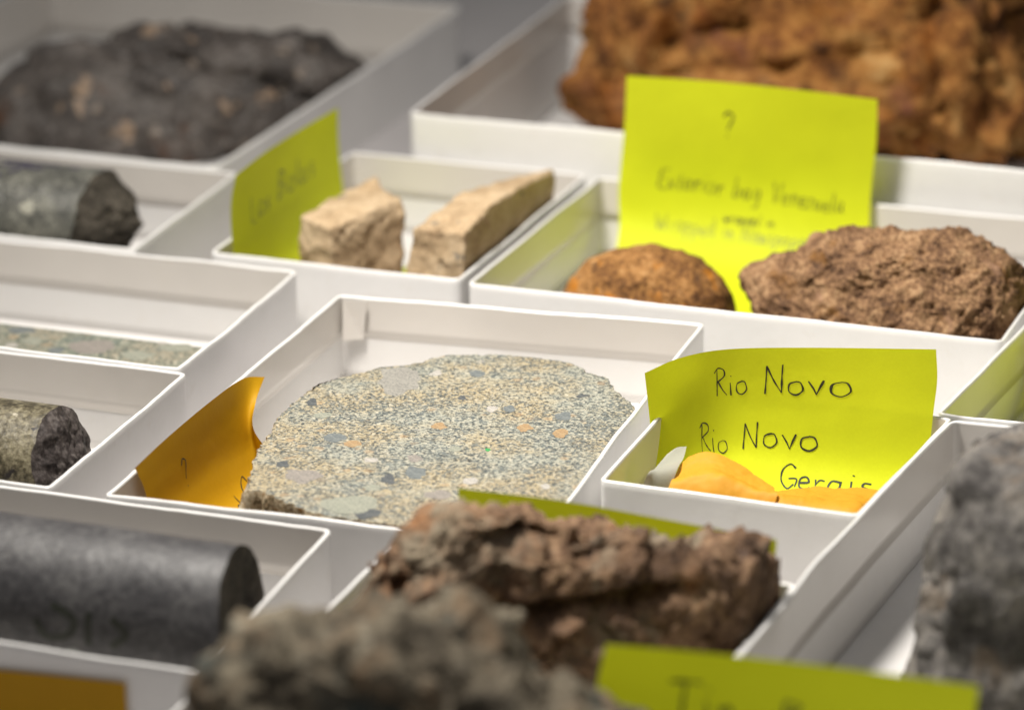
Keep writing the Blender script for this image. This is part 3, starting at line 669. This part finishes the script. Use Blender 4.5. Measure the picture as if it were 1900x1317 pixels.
# ------------------------------------------------------------------ paper notes with handwriting
GL = {  # simple pen strokes, cap height 1
 'R': ([[(0.05, 0), (.08, .5), (.1, 1)], [(-.05, .85), (.15, 1.02), (.42, .95), (.45, .72), (.1, .5)], [(.15, .5), (.35, .22), (.55, .02)]], .62),
 'N': ([[(0, 0), (.05, .5), (.08, 1)], [(.08, 1), (.3, .5), (.55, .05)], [(.55, .05), (.57, .6), (.6, 1.05)]], .72),
 'G': ([[(.6, .85), (.4, 1), (.12, .75), (.05, .3), (.3, 0), (.55, .2)], [(.35, .42), (.65, .42), (.6, .1)]], .72),
 'V': ([[(0, 1), (.15, .5), (.25, 0)], [(.25, 0), (.4, .5), (.55, 1)]], .62),
 'E': ([[(.5, 1), (.1, .95), (.05, .5), (.08, .02), (.5, .0)], [(.08, .5), (.42, .52)]], .58),
 'W': ([[(0, .9), (.12, 0), (.3, .55), (.48, 0), (.68, .95)]], .76),
 'L': ([[(.05, 1), (.06, .4), (.1, .03), (.45, .0)]], .52),
 'B': ([[(.05, 0), (.08, 1)], [(.08, 1), (.42, .85), (.1, .52)], [(.1, .52), (.5, .3), (.05, .0)]], .58),
 'T': ([[(-.1, 1), (.3, 1.02), (.65, 1)], [(.28, 1), (.25, .5), (.22, 0)]], .66),
 'C': ([[(.55, .8), (.3, 1), (.05, .5), (.2, .05), (.55, .12)]], .6),
 'i': ([[(.1, .5), (.12, 0)], [(.13, .74), (.15, .78)]], .26),
 'o': ([[(.3, .5), (.08, .4), (.06, .12), (.28, 0), (.48, .18), (.42, .45), (.28, .5)]], .58),
 'v': ([[(0, .52), (.14, .25), (.22, .02)], [(.22, .02), (.32, .3), (.42, .56)]], .48),
 'e': ([[(.06, .25), (.38, .3), (.3, .5), (.1, .42), (.08, .1), (.3, 0), (.45, .1)]], .5),
 'r': ([[(.06, .5), (.1, 0)], [(.09, .3), (.2, .48), (.36, .46)]], .4),
 'a': ([[(.4, .45), (.15, .48), (.05, .2), (.2, 0), (.4, .2), (.42, .48)], [(.42, .48), (.42, .1), (.52, 0)]], .56),
 's': ([[(.34, .46), (.14, .48), (.1, .32), (.3, .2), (.26, .02), (.04, .04)]], .42),
 'm': ([[(.05, .5), (.08, 0)], [(.08, .3), (.2, .5), (.28, 0)], [(.28, .3), (.42, .5), (.5, 0)]], .6),
 'n': ([[(.06, .5), (.08, 0)], [(.08, .3), (.24, .5), (.36, .3), (.38, 0)]], .48),
 't': ([[(.14, .85), (.14, .1), (.28, 0)], [(0, .55), (.3, .57)]], .36),
 'x': ([[(0, .5), (.35, 0)], [(.35, .5), (0, 0)]], .42),
 'b': ([[(.06, 1), (.06, 0)], [(.06, .35), (.28, .48), (.4, .2), (.2, 0), (.06, .1)]], .5),
 'g': ([[(.36, .45), (.12, .46), (.08, .12), (.34, .15)], [(.37, .48), (.37, -.25), (.08, -.35)]], .5),
 'z': ([[(.02, .48), (.36, .48), (.04, .02), (.4, 0)]], .46),
 'u': ([[(.04, .5), (.08, .05), (.3, .08), (.36, .5)], [(.36, .5), (.38, 0)]], .48),
 'l': ([[(.08, 1), (.1, .1), (.2, 0)]], .26),
 'p': ([[(.06, .5), (.06, -.4)], [(.06, .4), (.3, .48), (.36, .15), (.06, .05)]], .48),
 'w': ([[(0, .5), (.12, 0), (.24, .4), (.36, 0), (.5, .5)]], .58),
 'd': ([[(.36, .45), (.1, .45), (.08, .05), (.36, .15)], [(.38, 1), (.38, 0)]], .5),
 'y': ([[(.02, .5), (.2, .1)], [(.38, .5), (.2, .05), (.02, -.38)]], .46),
 '?': ([[(.05, .82), (.2, 1), (.42, .85), (.3, .55), (.2, .3)], [(.17, .02), (.2, .06)]], .5),
}
def strokes_of(text, x, y, h, rot=0.0, wide=1.0):
    out = []; cx = 0.0
    for ch in text:
        if ch == ' ': cx += .55; continue
        g, adv = GL[ch]; jx, jy, js = rnd.uniform(-.03, .03), rnd.uniform(-.05, .05), rnd.uniform(.92, 1.08)
        for st in g:
            q = []
            for a, b in st:
                X, Y = (cx+a*js+jx)*h*wide, (b*js+jy)*h
                q.append((x+X*math.cos(rot)-Y*math.sin(rot), y+X*math.sin(rot)+Y*math.cos(rot)))
            out.append(q)
        cx += adv+.06
    return out
def note(name, label, rows, mat, inks=(), group='handwritten paper notes', n=44, cat='note', size=81.5, front=-1):
    """rows: top to bottom, each a list of points left to right; u, v run 0..size across and down"""
    nr = len(rows); R = [catmull(r, n) for r in rows]
    G = np.array([catmull([R[k][i] for k in range(nr)], n) for i in range(n+1)])      # [u][v]
    # arc-length resample along v so writing is not stretched
    for i in range(n+1):
        L = np.concatenate([[0], np.cumsum(np.linalg.norm(np.diff(G[i], axis=0), axis=1))]); s = np.linspace(0, L[-1], n+1)
        G[i] = np.stack([np.interp(s, L, G[i][:, k]) for k in range(3)], 1)
    LV = np.linalg.norm(np.diff(G[n//2], axis=0), axis=1).sum(); LU = np.linalg.norm(np.diff(G[:, 0], axis=0), axis=1).sum()
    V = G.reshape(-1, 3); F = [(i*(n+1)+j, i*(n+1)+j+1, (i+1)*(n+1)+j+1, (i+1)*(n+1)+j) for i in range(n) for j in range(n)]
    lo = V[:, 2].min(); c = (V[:, 0].mean(), V[:, 1].mean(), lo)
    root = empty(name, c); tag(root, label, cat, group)
    mesh_obj('sheet', V, F, mat, root, c)
    def S(x, y):
        u = min(max(x/LU, 0), 1)*n; v = min(max(y/LV, 0), 1)*n; i = min(int(u), n-1); j = min(int(v), n-1); fu, fv = u-i, v-j
        p = (G[i, j]*(1-fu)+G[i+1, j]*fu)*(1-fv)+(G[i, j+1]*(1-fu)+G[i+1, j+1]*fu)*fv
        du = G[i+1, j]-G[i, j]; dv = G[i, j+1]-G[i, j]; nn = np.cross(dv, du); nn /= np.linalg.norm(nn)
        if nn@(CAM-p) < 0 and front < 0: nn = -nn
        return p, nn, du/np.linalg.norm(du), dv/np.linalg.norm(dv)
    for (sts, w, im) in inks:
        V = []; F = []
        for st in sts:
            m = max(4, 7*(len(st)-1)); P = catmull(st, m)
            for i, (x, y) in enumerate(P):
                q0, q1 = P[max(i-1, 0)], P[min(i+1, len(P)-1)]; d = q1-q0; d = d/(np.linalg.norm(d)+1e-9)
                ww = w*.74*max(.45, .9+.75*noise.noise(Vector((x*.45, y*.45, 1))))
                for s in (-1, 1):
                    p, nn, du, dv = S(x-d[1]*s*ww, y+d[0]*s*ww); V.append(p+nn*.13)
                if i: k = len(V); F.append((k-4, k-3, k-1, k-2))
        mesh_obj('handwriting', V, F, im, root, c)
    return root
def write(text, x, y, h, rot=0.0, wide=1.0):      # y = baseline measured down from the note's top edge
    return [[(a, 2*y-b) for a, b in st] for st in strokes_of(text, x, y, h, -rot, wide)]

zf = IN+.12
# Venezuela note in the wide tray
a, b = pl((1163, 141), 1, 213.5), pl((1628, 185), 1, 213)
rows = [[a, pl((1330, 152), 1, 214.5), pl((1480, 167), 1, 213.2), b],
        [pl((1158, 240), 1, 213.8), pl((1330, 255), 1, 215), pl((1480, 268), 1, 215.3), pl((1626, 265), 1, 214.5)],
        [pl((1148, 350), 1, 214.2), pl((1310, 360), 1, 215.5), pl((1470, 366), 1, 215.5), pl((1616, 360), 1, 215)],
        [(-116.5, 211.5, -14), (-88, 211, -14), (-62, 210.5, -14), (-34, 211.5, -12)],
        [(-115, 200, -23.5), (-87, 199, -23.5), (-61, 198.5, -23.5), (-34, 200.5, -22.5)],
        [(-112, 176, zf), (-85, 175, zf), (-59, 174.5, zf), (-32, 176, zf)]]
note('sticky_note', 'lime green note reading Venezuela standing behind two rusty stones', rows, GREEN,
     [(write('?', 29, 18, 8.5), .40, INK), (write('Exterior bag Venezuela', 12, 37.0, 6.6, .05, .80), .25, INK), (write('wrapped in', 34, 46.5, 3.6, .02, .9), .2, INK), (write('Wrapped in Newspaper', 12, 51, 5.6, .04, .85), .22, INK_PALE)])
# lime note in the small tray
rows = [[pl((437, 326), 0, -209.3), pl((490, 284), 0, -210.8), pl((560, 239), 0, -211), pl((627, 200), 0, -208.5)],
        [pl((428, 390), 0, -208.8), pl((490, 350), 0, -210.7), pl((560, 300), 0, -210.8), pl((628, 262), 0, -208.8)],
        [(-208, 114, -6), (-210.3, 142, -6), (-210.5, 172, -6), (-208.8, 202, -6)],
        [(-206.5, 114, -20), (-208.4, 142, -20), (-208.5, 172, -20), (-207.2, 202, -20)],
        [(-200, 114, zf), (-201, 142, zf), (-201, 172, zf), (-200, 202, zf)],
        [(-174, 114, zf), (-174, 142, zf), (-174, 172, zf), (-174, 202, zf)]]
note('sticky_note', 'lime green note leaning on the left wall behind two tan stones', rows, GREEN,
     [(write('Las Bolas', 16, 20, 9, -.06, 1.05), .36, INK_PALE), (write('Bolivar', 14, 44, 8, 0, 1.1), .32, INK_PALE)])
# Rio Novo note
rows = [[pl((1196, 692), 1, 15), pl((1262, 664), 1, 27), pl((1350, 648), 1, 36), pl((1500, 645), 1, 41), pl((1737, 648), 1, 41.3)],
        [pl((1202, 745), 1, 15), pl((1268, 722), 1, 28), pl((1352, 710), 1, 36), pl((1500, 706), 1, 41), pl((1739, 705), 1, 41.3)],
        [pl((1208, 805), 1, 15), pl((1275, 790), 1, 27), pl((1354, 778), 1, 35), pl((1500, 775), 1, 40.4), (30.2, 41.0, 1)],
        [pl((1214, 860), 1, 14), pl((1280, 845), 1, 25), pl((1356, 850), 1, 32), (-3.5, 37.5, -17), (29.2, 39, -17)],
        [(-37.4, 10, zf), (-27, 18, zf), (-16, 24, zf), (-3, 28, zf), (29, 31, zf)],
        [(-37, -3, zf), (-27, 3, zf), (-16, 8, zf), (-3, 10, zf), (29, 12, zf)]]
note('sticky_note', 'lime green note reading Rio Novo curling out of the small square tray', rows, GREEN,
     [(write('Rio Novo', 37.5, 13.2, 7.4, 0, .98), .30, INK), (write('Rio', 28.5, 28.8, 7.4, 0, 1.2), .28, INK), (write('Novo', 47, 27.8, 7.3, 0, 1.02), .28, INK), (write('Gerais', 57, 38.4, 6.3, 0, .98), .28, INK)])
# note behind the ragged rock
rows = [[pl((850, 905), 1, -81), pl((1050, 930), 1, -81.8), pl((1250, 966), 1, -82), pl((1441, 1001), 1, -81)],
        [(-58, -82, -5), (-31, -82.6, -5), (-4, -82.6, -5), (22.0, -82, -5)], [(-57, -82.5, zf), (-31, -83, zf), (-4, -83, zf), (21.5, -82.6, zf)]]
note('sticky_note', 'plain lime green note peeping over the ragged brown rock', rows, GREEN)
# front note
rows = [[pl((1124, 1194), 1, -175.5), pl((1350, 1214), 1, -175.5), pl((1600, 1243), 1, -176.5), pl((1816, 1272), 1, -178.5)],
        [(9.5, -175.3, 12), (37, -175.3, 12), (66, -175.5, 12), (93.6, -176.5, 12)], [(10, -176, -8), (37, -176, -8), (66, -176, -8), (93.5, -176, -8)], [(10.5, -178.5, -22), (37, -178.5, -22), (66, -178.5, -22), (93, -178, -22)], [(11, -190, zf), (37, -190, zf), (66, -190, zf), (93, -190, zf)]]
note('sticky_note', 'dark lime note with large T lettering beside the mossy rock', rows, GREEN,
     [(write('Tin', 18, 17.5, 9.5, -.04, 1.0), .6, INK_PALE), (write('Bay', 42, 18.8, 9, -.04, 1.1), .6, INK_PALE)])
# note in the green-tinted tray (mostly outside the picture)
rows = [[(41, 130, 30), (68, 131, 31), (95, 131, 31), (122, 130, 30)], [(41, 127, 8), (68, 128, 8), (95, 128, 8), (122, 127, 8)], [(41, 118, -14), (68, 119, -14), (95, 119, -14), (122, 118, -14)], [(41, 104, zf+1), (68, 104, zf+1), (95, 104, zf+1), (122, 104, zf+1)], [(41, 86, zf), (68, 86, zf), (95, 86, zf), (122, 86, zf)]]
note('sticky_note', 'lime green note mirrored in the wall of its tray', rows, GREEN)
# mustard note in the central tray
rows = [[pl((250, 868), 0, -153.6), pl((310, 812), 0, -154.6), pl((390, 745), 0, -155.2), pl((450, 703), 0, -155.4), pl((491, 699), 0, -152.5)],
        [(-152.8, -65, -4), (-153.6, -46, -5), (-154, -22, -6), (-153.5, -2, -7), pl((474, 748), 0, -151.6)],
        [(-151.5, -64.5, -13), (-152, -45, -14), (-152, -22, -15), (-151, -2, -16), pl((472, 800), 0, -149)],
        [(-147, -64, -22), (-147, -44, -22.5), (-147, -22, -23), (-146.5, -4, -23), (-146, 7, -22.6)],
        [(-136, -63.5, zf), (-136, -43, zf), (-136, -22, zf), (-136, -5, zf), (-136, 4, zf)]]
note('sticky_note', 'mustard yellow note with a question mark beside the sawn slab', rows, YELLOW,
     [(write('?', 24, 17, 8.0, 0, .8), .26, INK), (write('Con', 46, 31, 7, .3, 1.1), .24, INK), (write('de', 38, 33, 6, .2, 1.1), .24, INK)], size=83)
# ochre note stuck on the front of the charcoal core's tray
a, b = pl((-70, 1236), 1, -171.6), pl((232, 1267), 1, -171.6)
rows = [[a, (a+b)/2, b], [(a[0], -171.8, -16), ((a[0]+b[0])/2, -171.5, -16), (b[0], -171.8, -16)], [(a[0], -172.6, FLOOR+.1), ((a[0]+b[0])/2, -172.5, FLOOR+.1), (b[0], -172.6, FLOOR+.1)]]
note('sticky_note', 'ochre note stuck on the outside of the charcoal core tray', rows, YELLOW)

# ------------------------------------------------------------------ manila packet and white slip in the Rio Novo tray
org = (0, 0, IN); pk = empty('manila_packet', (0, -5, zf)); tag(pk, 'crumpled orange manila packet in front of the Rio Novo note', 'packet')
def sheet(name, rows, mat, parent, n=56, crump=.0):
    R = [catmull(r, n) for r in rows]; G = np.array([catmull([R[k][i] for k in range(len(rows))], n) for i in range(n+1)])
    V = G.reshape(-1, 3).copy()
    if crump:
        for k, p in enumerate(V): V[k, 2] += (noise.fractal(Vector(p)*.12, .8, 2, 4))*crump; V[k, 1] += noise.noise(Vector(p)*.15+Vector((4, 4, 4)))*crump*.7; dv = noise.voronoi(Vector(p)*.13)[0]; V[k, 2] -= max(0, .22-(dv[1]-dv[0]))*crump*1.3
    V[:, 2] = np.maximum(V[:, 2], zf+.08)
    F = [(i*(n+1)+j, i*(n+1)+j+1, (i+1)*(n+1)+j+1, (i+1)*(n+1)+j) for i in range(n) for j in range(n)]
    return mesh_obj(name, V, F, mat, parent, tuple(np.array(parent.location)/U))
sheet('flap', [[pl((1262, 862), 1, 2), pl((1285, 844), 1, 3.5), pl((1322, 840), 1, 4), pl((1372, 862), 1, 3), pl((1412, 888), 1, 0), pl((1436, 906), 1, -3)],
               [pl((1250, 885), 1, -4), pl((1290, 868), 1, -2), pl((1330, 868), 1, -2), pl((1372, 886), 1, -3), pl((1408, 904), 1, -5), pl((1438, 914), 1, -6)],
               [pl((1240, 905), 1, -10), pl((1290, 898), 1, -9), pl((1330, 900), 1, -9), pl((1372, 912), 1, -9), pl((1404, 922), 1, -10), pl((1440, 926), 1, -10)],
               [(-32, -18, zf+2), (-24, -19, zf+2), (-18, -19, zf+2), (-12, -19, zf+2), (-6, -19, zf+2), (-2, -18, zf+2)]], MANILA, pk, crump=.45)
sheet('body', [[pl((1426, 908), 1, 8), pl((1480, 904), 1, 11), pl((1550, 904), 1, 12), pl((1625, 908), 1, 12), (27.0, 12, -13)],
               [pl((1432, 916), 1, 0), pl((1480, 918), 1, 1), pl((1540, 922), 1, 1), pl((1600, 930), 1, 0), (27.0, 0, -11.8)],
               [pl((1436, 932), 1, -10), pl((1480, 938), 1, -10), pl((1540, 946), 1, -10), pl((1590, 952), 1, -10), (25.5, -11, -13.5)],
               [(-8, -20, zf+4), (0, -21, zf+4), (9, -21, zf+4), (17, -21, zf+4), (24, -20, zf+4)],
               [(-8, -22, zf), (0, -24, zf), (9, -24, zf), (17, -24, zf), (23.5, -23, zf)]], MANILA, pk, crump=.7)
sl = empty('paper_slip', (-33, 5, zf)); tag(sl, 'small pale translucent slip leaning beside the orange packet', 'paper slip')
sheet('sheet', [[pl((1238, 842), 1, 4), pl((1256, 830), 1, 7), pl((1274, 828), 1, 9)], [pl((1216, 868), 1, -3), pl((1234, 860), 1, 0), pl((1268, 850), 1, 4)],
                [pl((1196, 892), 1, -12), pl((1214, 890), 1, -9), pl((1252, 884), 1, -5)], [(-38, -17, zf), (-35, -15, zf), (-31, -12, zf)]], WHITEP, sl)
